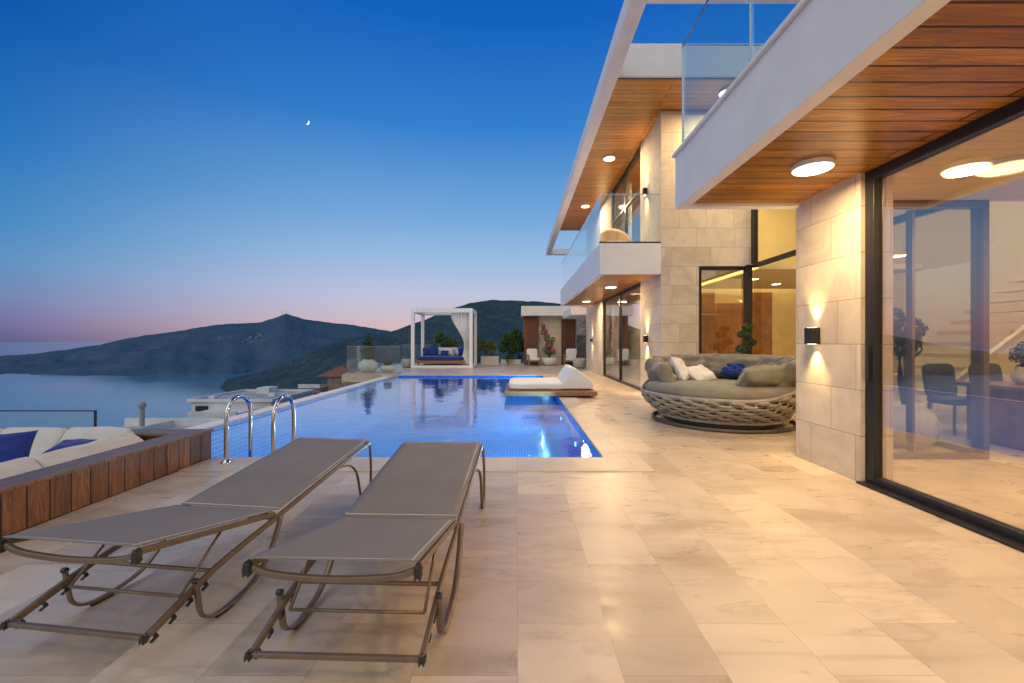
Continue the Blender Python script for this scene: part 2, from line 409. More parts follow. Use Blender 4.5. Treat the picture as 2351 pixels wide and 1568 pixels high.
def far_fn():
    v=[];f=[];nu=330;nv=30
    for j in range(nv):
        t=j/(nv-1)
        for i in range(nu):
            px=-1600+i*(2700/(nu-1)); a=(px-1188)/980
            coast=1500+90*mn.noise(Vector((a*5,1,1)))+60*mn.noise(Vector((a*17,2,1)))+ (ss((px-300)/250))*120
            Rz=1.3+(784-interp(Sfar,px))/980*2600
            if t<.75:
                s=t/.75; Y=coast+(2600-coast)*s
                z=-122+(Rz+122)*(s**.85)
                amp=32*math.sin(s*math.pi)
            else:
                s=(t-.75)/.25; Y=2600+900*s; z=Rz+(-125-Rz)*ss(s); amp=6*math.sin(s*math.pi)
            q=Vector((a*8,Y*.0035,5)); z+=amp*(mn.noise(q)+.5*mn.noise(q*2.2)+.3*mn.noise(q*5)) 
            if t>.5: z+=5*mn.noise(Vector((a*26,0,Y*.01)))+3*mn.noise(Vector((a*110,0,Y*.01)))
            v.append((a*Y,Y,z))
    for j in range(nv-1):
        for i in range(nu-1):
            k=j*nu+i; f.append((k,k+1,k+nu+1,k+nu))
    return v,f
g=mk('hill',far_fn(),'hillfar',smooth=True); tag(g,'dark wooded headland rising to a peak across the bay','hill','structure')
g=mk('sea',([(-90000,300,-120),(60000,300,-120),(60000,120000,-120),(-90000,120000,-120)],[(0,1,2,3)]),'sea'); tag(g,'calm blue bay at dusk','sea','structure')
L=[]
for _ in range(34):
    px=random.gauss(585,40) if R()<.7 else U(440,660); Y=U(2050,2300); a=(px-1188)/980
    s=(Y-1620)/980; z=-122+(1.3+(784-interp(Sfar,px))/980*2600+122)*(s**.85)-3
    w=U(3,6); L.append((a*Y-w,a*Y+w,Y-5,Y+5,z-12,z+U(1,4)))
g=mk('distant_village',boxes(L),'villagewall'); tag(g,'pale houses scattered over the far hillside','village','stuff')
for i,(px,h) in enumerate([(648,24),(655,32),(661,22)]):
    Y=2590;a=(px-1188)/980;z0=1.3+(784-722)/980*2600-4
    o=mk('antenna_mast',join(tube([(a*Y,Y,z0),(a*Y,Y,z0+h)],[1.0,.35],6),tube([(a*Y-2,Y,z0+h*.6),(a*Y+2,Y,z0+h*.6)],.4,6),tube([(a*Y-1.5,Y,z0+h*.8),(a*Y+1.5,Y,z0+h*.8)],.4,6)),'black'); tag(o,'slender radio mast on the hilltop','antenna',group='radio masts on the peak')
def moon():
    D=20000; c=Vector(((705-1188)/980*D,D,1.3+(784-281)/980*D)); r=100
    v=[];n=24
    for i in range(n+1):
        a=-math.pi/2+math.pi*i/n; v.append((math.cos(a)*r,math.sin(a)*r))
    for i in range(n+1):
        a=math.pi/2-math.pi*i/n; v.append((math.cos(a)*r*.5,math.sin(a)*r*.98))
    th=math.radians(-30); vv=[]
    side=Vector((1,0,0)); up=Vector((0,0,1))
    for x,y in v:
        X=x*math.cos(th)-y*math.sin(th);Y=x*math.sin(th)+y*math.cos(th); vv.append(tuple(c+side*X+up*Y))
    f=[(i,i+1,2*n-i,2*n+1-i) for i in range(n)]
    return vv,f
g=mk('moon',moon(),'moon'); tag(g,'thin white crescent moon in the dusk sky','moon')
# terrace
TZ=-.3
fl=mk('terrace_ground',boxes([(-3.4,11.5,-5,4.25,TZ,0),(1.35,11.5,4.25,26,TZ,0),(-6.9,1.35,16.75,26,TZ,0)]),'floor'); tag(fl,'travertine paved pool terrace','terrace','structure')
w=mk('terrace_wall',boxes([(-6.8,11,17,25.9,-14,TZ-.002)]),'oldconc'); tag(w,'concrete retaining wall carrying the terrace','retaining wall')
# pool
PL,PR,PF,PB=-4.57,.95,4.75,16.35; WZ=-.06
pool=thing('swimming_pool',((PL+PR)/2,PF,0),'rectangular infinity pool with blue mosaic and stone coping','swimming pool')
def shell():
    x0,x1,y0,y1,z0=PL,PR-.006,PF+.006,PB-.006,-1.35
    v=[];f=[]
    def q(a,b,c,d):
        n=len(v); v.extend([a,b,c,d]); f.append((n,n+1,n+2,n+3))
    q((x0,y0,z0),(x1,y0,z0),(x1,y1,z0),(x0,y1,z0))
    zt=.002
    q((x0,y0,zt),(x1,y0,zt),(x1,y0,z0),(x0,y0,z0))
    q((x1,y1,zt),(x0,y1,zt),(x0,y1,z0),(x1,y1,z0))
    q((x1,y0,zt),(x1,y1,zt),(x1,y1,z0),(x1,y0,z0))
    q((x0,y1,WZ+.004),(x0,y0,WZ+.004),(x0,y0,z0),(x0,y1,z0))
    return join((v,f),boxes([(x0-.22,x0-.001,y0,y1+.3,-2.5,WZ+.006)]))
mk('basin',shell(),'mosaic',pool)
mk('pool_step',boxes([(-.9,PR-.01,PF+.01,PF+1.5,-1.34,-.55)]),'mosaic',pool)
mk('coping',boxes([(-3.39,PR+.42,PF-.5,PF,TZ,.014),(PR,PR+.42,PF+.001,PB,TZ,.014),(PL,PR+.42,PB+.001,PB+.42,TZ,.014)]),'coping',pool,bevel=.008)
mk('gutter_wall',boxes([(PL-.78,PL-.5,PF-.4,PB+.6,-3,-.10),(PL-.5,PL-.22,PF,PB+.3,-3,-.5)]),'stucco',pool,bevel=.01)
wt=mk('pool_water',([(PL-.05,PF+.007,WZ),(PR-.007,PF+.007,WZ),(PR-.007,PB-.007,WZ),(PL-.05,PB-.007,WZ)],[(0,1,2,3)]),'water'); tag(wt,'still blue pool water mirroring the sky','water','structure')
for Y in (6.9,9.2,13.2,15.4):
    mk('underwater_lamp',xf(lathe([(0.001,0),(.035,0),(.04,.01),(.001,.012)],20),T(PR-.010,Y,-.36)@RY(-90)),'poollamp',pool)
    light('AREA','underwater_light',(PR-.04,Y,-.36),80,(.62,.92,1),.05,(0,math.radians(90),0))
# ladder hand rails
def rail(x,i):
    t=thing('pool_handrail',(x,4.53,0),'polished steel hoop handrail at the pool edge','handrail','pool ladder handrails')
    P=[(x,4.53,.0),(x,4.53,.2),(x,4.53,.45),(x,4.55,.57),(x,4.62,.655),(x,4.735,.69),(x,4.85,.655),(x,4.92,.57),(x,4.94,.45),(x,4.94,.2),(x,4.94,-.3),(x,4.94,-.9)]
    mk('tube',tube(smoothpts(P,5),.022,14),'steel',t,smooth=True)
    mk('flange',lathe([(.055,.014),(.055,.024),(.03,.034),(.024,.05)],24,(x,4.53,0)),'steel',t,smooth=True)
rail(-3.09,0); rail(-2.59,1)
# ================================================================== VILLA
V=thing('villa',(3.2,5,0),'modern two storey villa of limestone, white stucco and cedar soffits','house')
ZS=2.84; ZR=6.43
mkeach('wall',[(3.16,3.46,3.93,4.84,0,ZS+.02)],'stone',V)
mk('wall',boxes([(3.2,4.04,9.5,9.8,0,ZR),(4.04,5.2,9.5,9.8,2.98,ZR),(3.2,3.5,9.8,11.1,0,ZR)]),'stone',V)
mk('wall',boxes([(3.2,3.5,16.1,19.8,0,2.9)]),'stone',V)
mk('upper_wall',boxes([(3.2,3.5,14.6,19.8,3.45,ZR)]),'cream',V)
b=mk('balcony',boxes([(1.93,11.4,-5,4.79,2.87,3.41),(1.81,1.93,-5,4.90,2.815,3.41),(1.93,3.3,4.79,4.90,2.815,3.41),(1.78,3.3,-5,4.93,3.412,3.45)]),'stucco',V,bevel=.006)
mk('soffit',boxes([(1.932,3.25,-5,4.788,2.85,2.868)]),'soffit',b)
gp=mkeach('balustrade_glass',[(1.87,1.884,a,c,3.3,4.66) for a,c in ((-4,-1.4),(-1.39,1.05),(1.06,3.43),(3.44,4.83))]+[(1.89,3.3,4.83,4.844,3.452,4.66)],'glass',b)
mk('glass_edge',boxes([(1.868,1.887,-4,4.845,4.66,4.668),(1.887,3.3,4.828,4.846,4.66,4.668),(1.866,1.888,3.431,3.439,3.45,4.66),(1.866,1.888,4.831,4.845,3.45,4.66)]),'steel',b)
b2=mk('balcony',boxes([(1.95,3.2,9.62,18.0,2.87,3.44),(1.83,1.95,9.5,18.1,2.80,3.49),(1.95,3.2,9.5,9.62,2.80,3.49),(1.95,3.2,9.621,18.0,3.441,3.47),(1.95,3.2,18.0,18.1,2.8,3.49)]),'stucco',V,bevel=.006)
mk('soffit',boxes([(1.952,3.6,9.622,17.99,2.85,2.868)]),'soffit',b2)
mkeach('balustrade_glass',[(1.86,1.874,a+.006,a+1.39,3.3,4.59) for a in (9.56,10.96,12.36,13.76,15.16,16.56)]+[(1.88,3.19,9.54,9.554,3.5,4.59)],'glass',b2)
mk('glass_channel',boxes([(1.83,3.2,9.52,9.6,3.491,3.53)]),'black',b2)
mk('glass_edge',boxes([(1.855,1.88,9.54,17.95,4.59,4.6),(1.88,3.19,9.535,9.56,4.59,4.6)]),'steel',b2)
mk('canopy',boxes([(2.5,3.6,19.9,24.2,2.55,2.92)]),'stucco',V)
rf=mk('roof',boxes([(1.95,11.4,8.3,19.8,6.46,7.1),(1.70,1.95,6.2,25.3,6.41,6.74),(1.95,9,6.2,6.46,6.41,6.74),(1.95,5,25.0,25.3,6.41,6.74),(5.2,11.4,-5,8.29,6.46,7.1)]),'stucco',V,bevel=.006)
mk('soffit',boxes([(1.952,5.2,8.36,19.75,6.435,6.458)]),'soffit',rf)
mk('upper_wall',boxes([(5.0,5.2,-5,4.6,3.42,6.46)]),'stucco',V)
fr=mk('sliding_door',boxes([(3.20,3.28,3.83,3.93,0,2.85),(3.20,3.28,-5,3.83,2.76,2.85),(3.20,3.28,-5,3.83,.0,.08),(3.11,3.20,-5,3.92,.002,.02),(3.21,3.30,1.05,1.17,.08,2.76)]),'black',V,bevel=.004)
mk('glass',boxes([(3.245,3.257,-5,3.83,.08,2.76)]),'winglass',fr)
mk('handle',join(boxes([(3.165,3.19,3.865,3.885,.95,1.25)]),boxes([(3.19,3.2,3.868,3.88,.98,1.0),(3.19,3.2,3.868,3.88,1.2,1.22)])),'plastic',fr)
fr=mk('window',boxes([(3.46,3.50,4.70,4.78,0,2.86),(4.35,4.38,4.70,4.78,.08,2.76),(5.14,5.2,4.70,4.84,0,2.86),(3.50,5.14,4.70,4.78,0,.06),(3.50,5.14,4.70,4.78,2.78,2.86)]),'bronze',V)
mk('glass',boxes([(3.50,5.14,4.735,4.745,.06,2.78)]),'clearglass',fr)
fr=mk('sliding_door',boxes([(3.24,3.32,11.1,11.2,0,2.85),(3.24,3.32,16.0,16.1,0,2.85),(3.24,3.32,13.5,13.62,0,2.85),(3.24,3.32,11.2,16.0,2.76,2.85),(3.24,3.32,11.2,16.0,0,.07)]),'black',V)
mk('glass',boxes([(3.275,3.285,11.2,16.0,.07,2.76)]),'winglass',fr)
fr=mk('window',boxes([(3.24,3.32,11.1,11.18,3.47,6.43),(3.24,3.32,14.52,14.6,3.47,6.43),(3.24,3.32,12.8,12.9,3.47,6.43),(3.24,3.32,11.18,14.52,6.3,6.43),(3.24,3.32,11.18,14.52,3.47,3.55),(3.24,3.32,11.18,14.52,5.3,5.36)]),'black',V)
mk('glass',boxes([(3.275,3.285,11.18,14.52,3.55,6.3)]),'winglass',fr)
fr=mk('entrance_door',boxes([(4.04,4.11,9.52,9.6,0,2.97),(5.08,5.2,9.44,9.6,0,3.0),(4.11,5.08,9.52,9.6,2.9,2.97),(4.11,5.08,9.52,9.6,0,.06)]),'black',V)
mk('glass',boxes([(4.11,5.08,9.555,9.565,.06,2.9)]),'winglass',fr)
fr=mk('window',boxes([(5.2,5.28,4.84,9.44,2.93,3.02),(5.2,5.28,9.36,9.5,3.02,6.43),(5.2,5.28,6.1,6.16,0,6.43),(5.2,5.28,4.84,9.44,0,.06)]),'black',V)
mk('glass',boxes([(5.235,5.245,4.84,9.44,.06,2.93),(5.235,5.245,4.84,9.36,3.02,6.43)]),'clearglass',fr)
mk('interior_wall',boxes([(4.6,11.4,14,14.2,0,6.45),(11.2,11.4,-5,14,0,6.45),(4.0,4.1,9.8,19.6,0,2.9),(3.3,11.2,-5.2,-5,0,2.8),(4.5,4.6,9.8,19.6,3.46,6.4)]),'inwall',V)
mk('interior_floor',boxes([(3.52,5.2,9.82,19.6,2.95,3.44)]),'inwall',V)
mk('interior_ceiling',boxes([(3.30,5.18,-4.9,4.66,2.848,2.866),(5.18,11.1,-4.9,4.66,2.852,2.868)]),'inwall',V)
mk('interior_door',join(boxes([(6.45,7.5,13.93,13.998,0,2.55)]),boxes([(6.55,6.97,13.91,13.93,.1+i*.8,.82+i*.8) for i in range(3)]+[(7.0,7.42,13.91,13.93,.1+i*.8,.82+i*.8) for i in range(3)])),'doorwood',V)
mk('timber_panelling',boxes([(5.3,6.43,13.9,13.99,0,2.9),(7.52,8.3,13.9,13.99,0,2.9)]),'table',V)
mk('dropped_ceiling',boxes([(5.6,9.4,9.9,13.6,2.98,3.1)]),'inwall',V)
mk('cove_strip',boxes([(5.7,9.3,13.62,13.66,3.0,3.08),(5.54,5.58,9.9,13.5,3.0,3.08)]),'cove',V)
st=mk('staircase',boxes([(6.4+.26*i,6.4+.26*i+.32,6.9,8.1,.22+.20*i,.29+.20*i) for i in range(14)]),'inwall',V)
mk('stair_stringer',tube([(6.3,6.85,.1),(10.0,6.85,2.9)],.06,4),'inwall',st)
mkeach('interior_panel',[(8.9,9.05,8.3,9.8,0,2.86)],'paint',V)
mk('curtain',grid(lambda u,v:(3.55+.05*math.sin(u*60),15.0+u*1.0,.05+v*2.7),80,4),'whitefab',V,smooth=True)
mk('curtain',grid(lambda u,v:(3.55+.05*math.sin(u*60),13.4+u*1.1,3.5+v*2.8),80,4),'whitefab',V,smooth=True)
def ceil_lamp(x,y,z,r=.16,e=45,h=.045,col=(1,.68,.35),gl='glow'):
    o=mk('ceiling_lamp',lathe([(r*.98,0),(r,-.004),(r,-h+.004),(r*.97,-h)],40,(x,y,z)),'paint',V,smooth=False)
    mk('lamp_diffuser',lathe([(r*.94,-h-.002),(r*.9,-h-.006),(.001,-h-.007)],40,(x,y,z)),gl,o)
    light('AREA','ceiling_light',(x,y,z-h-.02),e,col,size=r*1.7)
for y,e in ((3.73,58),(-.3,66),(-3.5,46)): ceil_lamp(2.58,y,2.85,e=e)  # the two behind the camera are unseen, added to warm the loungers
for y in (11.9,16.1): ceil_lamp(2.6,y,2.85,e=75); ceil_lamp(2.56,y,6.435,e=150)
ceil_lamp(4.3,8.75,6.435,e=95)  # added lamp, hidden from view, to warm the front stone wall
ceil_lamp(4.24,3.70,2.847,r=.2,e=50,gl='dimglow')
for x,y in ((6.6,2.0),(4.3,.0),(8.4,3.4)): ceil_lamp(x,y,2.847 if x<5.1 else 2.851,r=.2,e=62,gl='dimglow')
for x,y in ((6.2,11.2),(7.4,12.2)): ceil_lamp(x,y,2.98,r=.12,e=34,col=(1,.64,.2))
light('AREA','interior_light',(7.5,12.0,6.2),110,(1,.74,.26),size=2)
light('AREA','interior_light',(8.0,7.5,6.2),230,(1,.78,.42),size=2)
light('AREA','interior_light',(3.75,13.5,2.8),34,(1,.75,.45),size=.4)
light('AREA','interior_light',(3.95,12.5,6.2),95,(1,.72,.35),size=.5)
def sconce(y,z,x=3.16,e=16):
    o=mk('wall_lamp',boxes([(x-.10,x-.002,y-.055,y+.055,z-.085,z+.085)]),'black',V,bevel=.004)
    for zz in ((z+.0855,z+.088),(z-.088,z-.0855)): mk('lamp_lens',boxes([(x-.08,x-.03,y-.035,y+.035,zz[0],zz[1])]),'glow',o)
    light('SPOT','wall_light',(x-.055,y,z+.10),e,(1,.64,.22),.02,(math.radians(180),0,0),78,1)
    light('SPOT','wall_light',(x-.055,y,z-.10),e,(1,.64,.22),.02,(0,0,0),78,1)
sconce(4.5,1.36,e=44); sconce(10.5,1.36,3.2,80); sconce(10.55,5.0,3.2,80); sconce(18.2,1.36,3.2,60)
# dining furniture
t=thing('dining_table',(7.4,5.3,0),'dark wood dining table inside the villa','table')
mk('table_top',boxes([(5.9,8.3,4.9,5.8,.71,.76)]),'table',t,bevel=.01)
mkeach('table_leg',[(6.0,6.12,5.0,5.7,0,.71),(8.08,8.2,5.0,5.7,0,.71)],'table',t)
t=thing('vase',(6.35,5.35,.76),'small ceramic vase with sprigs on the dining table','vase')
mk('vessel',lathe([(.06,0),(.11,.06),(.12,.14),(.06,.2),(.07,.22),(.05,.22)],24,(6.35,5.35,.76)),'terrazzo',t,smooth=True)
shrub('cut_foliage',(6.35,5.35,.94),'leafy sprigs standing in a vase on the table',[(6.3,5.35,1.12,.1),(6.42,5.38,1.2,.1)],350,.03,'leafy',4,'plant',sc=.3)
c0=thing('dining_chair',(0,0,0),'upholstered slate grey dining chair beside the table','chair','dining chairs')
mk('seat',xf(rbox(.46,.46,.1),T(0,0,.45)),'chairfab',c0,smooth=True,local=True)
mk('backrest',xf(rbox(.46,.07,.5),T(0,-.22,.72)@RX(8)),'chairfab',c0,smooth=True,local=True)
for sx in(-.18,.18):
    for sy in(-.18,.18): mk('leg',tube([(sx,sy,.42),(sx*1.15,sy*1.15,0)],.016,8),'table',c0,local=True)
c0.location=(6.3,4.6,0)
for x in (7.0,7.7): copy_thing(c0,(x,4.6,0),0)
for x in (6.3,7.0,7.7): copy_thing(c0,(x,6.15,0),180)
t=thing('round_planter',(4.85,5.35,0),'large white round pot beside the glazed wall','plant pot')
mk('pot',lathe([(.18,0),(.30,.1),(.34,.26),(.28,.42),(.2,.5),(.21,.53),(.17,.5)],32,(4.85,5.35,0)),'terrazzo',t,smooth=True)
shrub('olive_tree',(4.85,5.35,.45),'small olive tree in a white round pot',[(4.8,5.3,1.25,.18),(4.95,5.4,1.45,.17),(4.78,5.45,1.6,.14)],1100,.035,'leaf',4,'tree',sc=.7)
# ================================================================== SUN LOUNGERS
def lounger():
    e=thing('sun_lounger',(0,0,0),'taupe sling sun lounger with bronze tube frame on the terrace','sun lounger','sun loungers')
    hw=.315
    def sheet(p,q,w0,w1,sag,n=16):
        def fn(u,v):
            y=p[0]+(q[0]-p[0])*v; z=p[1]+(q[1]-p[1])*v; w=w0+(w1-w0)*v
            x=(u*2-1)*w; return (x,y,z-sag*(1-(u*2-1)**2)*max(0,math.sin(v*math.pi))**.5)
        return grid(fn,n,n)
    mk('frame',join(*[tube(smoothpts([(s*(hw+.008),.95,.455),(s*(hw+.008),.4,.385),(s*(hw+.008),-.17,.295),(s*(hw+.008),-.6,.225),(s*(hw+.008),-.93,.125)],4),.0130,4,1.4) for s in(-1,1)],
        tube([(-hw,.95,.455),(hw,.95,.455)],.012,4),tube([(-hw,-.17,.285),(hw,-.17,.285)],.010,4),
        tube([(-hw-.01,-.93,.125),(hw+.01,-.93,.125)],.0135,4),tube([(-hw,-.60,.215),(hw,-.60,.215)],.010,8)),'bronze',e,smooth=False,local=True,bevel=.003)
    mk('seat_sling',sheet((.955,.478),(-.155,.328),hw,hw,.006),'sling',e,smooth=True,local=True,solid=.004)
    bk=mk('backrest',join(*[tube([(s*hw,-.18,.315),(s*hw,-.945,.475)],.0125,4,1.4) for s in(-1,1)],
        tube(smoothpts([(-hw+.01,-.95,.465),(-hw*.7,-.95,.438),(0,-.95,.425),(hw*.7,-.95,.438),(hw-.01,-.95,.465)],6),.0130,4,1.2),
        tube([(-hw,-.19,.315),(hw,-.19,.315)],.009,8)),'bronze',e,smooth=False,local=True,bevel=.003)
    mk('backrest_sling',sheet((-.185,.334),(-.955,.497),hw,hw,.006),'sling',bk,smooth=True,local=True,solid=.004)
    L=[]
    for s in(-1,1):
        L+= [grid(lambda u,v:(s*(hw-.026+.007*u),.95-1.10*v,.4805-.15*v-.001),2,12),grid(lambda u,v:(s*(hw-.026+.007*u),-.19-.76*v,.3368+.163*v),2,12)]
    L+=[grid(lambda u,v:((u*2-1)*hw,.94-.008*v,.478),12,2),grid(lambda u,v:((u*2-1)*hw,-.135-.010*v,.334),12,2),grid(lambda u,v:((u*2-1)*hw,-.935-.009*v,.495),12,2)]
    mk('piping',join(*L),'slingedge',e,local=True,solid=.002)
    for s in(-1,1):
        mk('corner_cap',xf(rbox(.026,.024,.048,9,8),T(s*(hw+.003),-.957,.462)),'plastic',bk,smooth=True,local=True)
        mk('end_cap',xf(rbox(.024,.022,.024,9,8),T(s*(hw+.012),-.937,.125)),'plastic',e,smooth=True,local=True)
        Lk=[xf(boxes([(-.006,.006,-.15,.15,-.004,.003)]),T(s*(hw+.008),-.75,.168)@RX(17))]
        for k in range(4):
            t=k/3; y=-.65-.24*t; z=.192-.072*t
            Lk.append(xf(boxes([(-.006,.006,-.006,.006,-.020,.0)]),T(s*(hw+.008),y,z-.006)@RX(25)))
            Lk.append(xf(boxes([(-.006,.006,-.014,.004,-.006,.0)]),T(s*(hw+.008),y-.005,z-.022)@RX(25)))
        mk('notch_rack',join(*Lk),'plastic',e,local=True)
    mk('backrest_prop',join(*[tube([(s*(hw-.03),-.5,.385),(s*(hw-.03),-.74,.175)],.007,8) for s in(-1,1)],tube([(-hw+.03,-.74,.175),(hw-.03,-.74,.175)],.007,8)),'bronze',bk,smooth=True,local=True)
    for s in(-1,1):
        x=s*(hw+.026)
        P=[(x,-.16,.30),(x,-.24,.15),(x,-.36,.05),(x,-.50,.018),(x,-.62,.022),(x,-.69,.07),(x,-.71,.17),(x,-.72,.235)]
        mk('leg',tube(smoothpts(P,6),.016,10,.5),'bronze',e,smooth=True,local=True)
        P=[(x-s*.02,.50,.385),(x-s*.01,.62,.36),(x,.70,.28),(x,.76,.1),(x,.80,.02),(x,.88,.018),(x,.925,.07),(x,.935,.25),(x-s*.01,.94,.44)]
        mk('leg',tube(smoothpts(P,6),.011,10,.7),'bronze',e,smooth=True,local=True)
        mk('pivot_knob',xf(lathe([(.001,-.012),(.011,-.012),(.013,-.008),(.013,.008),(.011,.012),(.001,.012)],20),T(x,-.72,.235)@RY(90)),'plastic',e,smooth=True,local=True)
        mk('foot_cap',xf(rbox(.022,.10,.010,6,8),T(x,-.56,.005)),'plastic',e,smooth=True,local=True)
        mk('foot_cap',xf(rbox(.020,.08,.010,6,8),T(x,.84,.005)),'plastic',e,smooth=True,local=True)
    return e
e=lounger(); e.location=(-.643,2.52,0); e.rotation_euler[2]=math.radians(-2.1)
copy_thing(e,(-1.675,2.655,0),-7.5)
# ================================================================== ROUND DAYBED
db=thing('round_daybed',(3.35,7.05,0),'round woven rope daybed with taupe cushions on the terrace','daybed')
def Hrim(th):
    d=math.cos(th-math.radians(36))
    return .47+.44*ss((d+.72)/1.45)
def shellR(t): return .93+.30*math.sin(t*math.pi/2)
rows=7; NW=23
L=[]
for r_ in range(rows):
    def band(u,v,r_=r_):
        th=u*2*math.pi; H=Hrim(th); t=(r_+.08+v*.80)/rows
        w=.028*math.sin(NW*th+math.pi*(r_%2))
        bul=.008*math.sin(v*math.pi)
        R_=shellR(t)+w+bul
        return (3.35+R_*math.cos(th),7.05+R_*math.sin(th),.12+(H-.12)*t+.009*math.sin(NW*th+1.5+math.pi*(r_%2))+.006*mn.noise(Vector((th*9,r_,0))))
    L.append(grid(band,368,5,True))
mk('woven_shell',join(*L),'strap',db,smooth=True,solid=-.010)
L=[]
for k in range(NW*2):
    th=2*math.pi*(k+.5)/(NW*2)+math.pi/(2*NW); H=Hrim(th)
    L.append(tube([(3.35+shellR(t)*math.cos(th),7.05+shellR(t)*math.sin(th),.12+(H-.12)*t) for t in (0,.25,.5,.75,1)],.015,6))
mk('frame_ribs',join(*L),'strap',db,smooth=True)
mk('rim_tube',tube([(3.35+1.235*math.cos(a*math.pi/40),7.05+1.235*math.sin(a*math.pi/40),Hrim(a*math.pi/40)+.005) for a in range(81)],.026,8),'strap',db,smooth=True)
mk('lower_ring',tube([(3.35+.97*math.cos(a*math.pi/40),7.05+.97*math.sin(a*math.pi/40),.12) for a in range(81)],.024,8),'strap',db,smooth=True)
mk('inner_lining',grid(lambda u,v:(3.35+(shellR(v)-.07)*math.cos(u*2*math.pi),7.05+(shellR(v)-.07)*math.sin(u*2*math.pi),.12+(Hrim(u*2*math.pi)-.16)*v),80,6,True),'ribs',db,smooth=True)
mk('base_ring',join(tube([(3.35+1.06*math.cos(a*math.pi/40),7.05+1.06*math.sin(a*math.pi/40),.03) for a in range(81)],.028,8),lathe([(.6,.0),(.9,.04),(.9,.09),(.3,.1)],40,(3.35,7.05,0))),'ribs',db,smooth=True)
def cush(th0,th1,r0,r1,z0,z1,n=40):
    prof=[(r0,z0),(r1-.03,z0),(r1,z0+.04),(r1+.015,(z0+z1)/2),(r1,z1-.04),(r1-.05,z1),(r1*.6,z1+.02),(r0,z1+.02)]
    v=[];f=[]
    for i in range(n+1):
        th=math.radians(th0+(th1-th0)*i/n)
        for r,z in prof: v.append((3.35+r*math.cos(th),7.05+r*math.sin(th),z+(.012*mn.noise(Vector((r*3,th*3,z))))-(.02 if i in(0,n) and z>z0+.1 else 0)))
    m=len(prof)
    for i in range(n):
        for k in range(m):
            a=i*m+k;b=i*m+(k+1)%m; f.append((a,a+m,b+m,b))
    f.append(tuple(range(m))); f.append(tuple(range(n*m,n*m+m))[::-1])
    return v,f
mk('seat_cushion',cush(171,351,.02,1.19,.44,.64),'greyfab',db,smooth=True)
mk('seat_cushion',cush(-8,170,.02,1.13,.42,.60),'greyfab',db,smooth=True)
pl=0
def dpil(ang,rad,z,w,h,t,mat,tilt=62,name='pillow',roll=0):
    global pl; pl+=1
    a=math.radians(ang)
    m=T(3.35+rad*math.cos(a),7.05+rad*math.sin(a),z)@RZ(ang+90)@RX(180-tilt)@RZ(roll)
    mk(name,xf(pillow(w,h,t,pl,20,.028),m),mat,db,smooth=True)
for a in (10,38,66,94,122,150): dpil(a,1.0,.80+.05*math.cos(math.radians(a-50)),.74,.48,.30,'greyfab',68)
dpil(176,.93,.77,.60,.40,.28,'greyfab',60); dpil(-16,1.02,.84,.74,.50,.30,'greyfab',58); dpil(-46,1.02,.80,.80,.50,.30,'greyfab',50)
dpil(-76,.86,.75,.76,.46,.28,'greyfab',42,roll=6); dpil(-20,.55,.74,.60,.42,.24,'greyfab',40,roll=10)
dpil(150,.62,.82,.48,.46,.17,'whitefab',62,roll=6); dpil(118,.40,.74,.52,.40,.16,'whitefab',32,roll=-8)
dpil(50,.84,.79,.42,.26,.14,'bluefab',48,roll=4)
# ================================================================== POOLSIDE BED
pb=thing('poolside_daybed',(.75,10.8,0),'white padded chaise on a timber platform over the pool','daybed')
mk('platform',boxes([(-.3,1.84,9.8,11.9,.05,.15)]),'platwood',pb,bevel=.006)
mk('platform_base',boxes([(.96,1.7,9.95,11.75,.015,.05)]),'plastic',pb)
mk('mattress',xf(rbox(1.42,1.7,.17,7,18,2,.004,.01),T(.5,10.9,.235)),'whitefab',pb,smooth=True)
def wedge():
    prof=[(1.06,.16),(1.78,.16),(1.82,.22),(1.76,.38),(1.40,.66),(1.32,.68),(1.26,.62),(1.02,.24)]
    v=[];f=[];n=12;m=len(prof)
    for i in range(n+1):
        y=10.08+1.64*i/n; e=.02 if i in(0,n) else 0
        for (x,z) in prof: v.append((x+(1.35-x)*e*2,y,z+(.38-z)*e*2+.006*mn.noise(Vector((x*4,y*4,z)))))
    for i in range(n):
        for k in range(m):
            a=i*m+k;b=i*m+(k+1)%m; f.append((a,b,b+m,a+m))
    f.append(tuple(range(m))[::-1]); f.append(tuple(range(n*m,n*m+m)))
    return v,f
mk('headrest',wedge(),'whitefab',pb,bevel=.03)
# ================================================================== SUNKEN SOFA PIT
sp=thing('planked_seating_pit',(-4.9,3,0),'stained timber clad seating box with broad ledges','seating platform')
mk('side_wall',boxes([(-3.62,-3.405,.6,4.745,-.3,.30)]),'deckwood',sp)
mk('end_wall',boxes([(-6.9,-3.621,4.52,4.745,-.3,.30)]),'deckwood',sp)
mk('ledge',boxes([(-3.66,-3.39,.6,4.76,.30,.325),]),'ledgewood',sp,bevel=.003)
mk('ledge',boxes([(-6.9,-3.662,4.49,4.76,.30,.325)]),'ledgewood',sp,bevel=.003)
mk('pit_floor',boxes([(-6.9,-3.621,.6,4.519,-.35,-.25)]),'platwood',sp)
mk('outer_wall',boxes([(-7.1,-6.901,.6,4.76,-6,-.24),(-6.9,-3.41,4.3,4.7,-6,-.36)]),'oldconc',sp)
so=thing('outdoor_sofa',(-4.9,3.2,-.25),'cream upholstered corner sofa with loose back cushions','sofa')
mk('sofa_base',boxes([(-4.55,-3.66,.7,4.48,-.249,-.05),(-6.8,-4.551,3.62,4.48,-.249,-.05)]),'platwood',so)
i=0
for y in (1.4,2.35,3.3): 
    i+=1; mk('seat_cushion',xf(rbox(.84,.93,.2,9,14,i,.004,.012),T(-4.1,y,.05)),'creamfab',so,smooth=True)
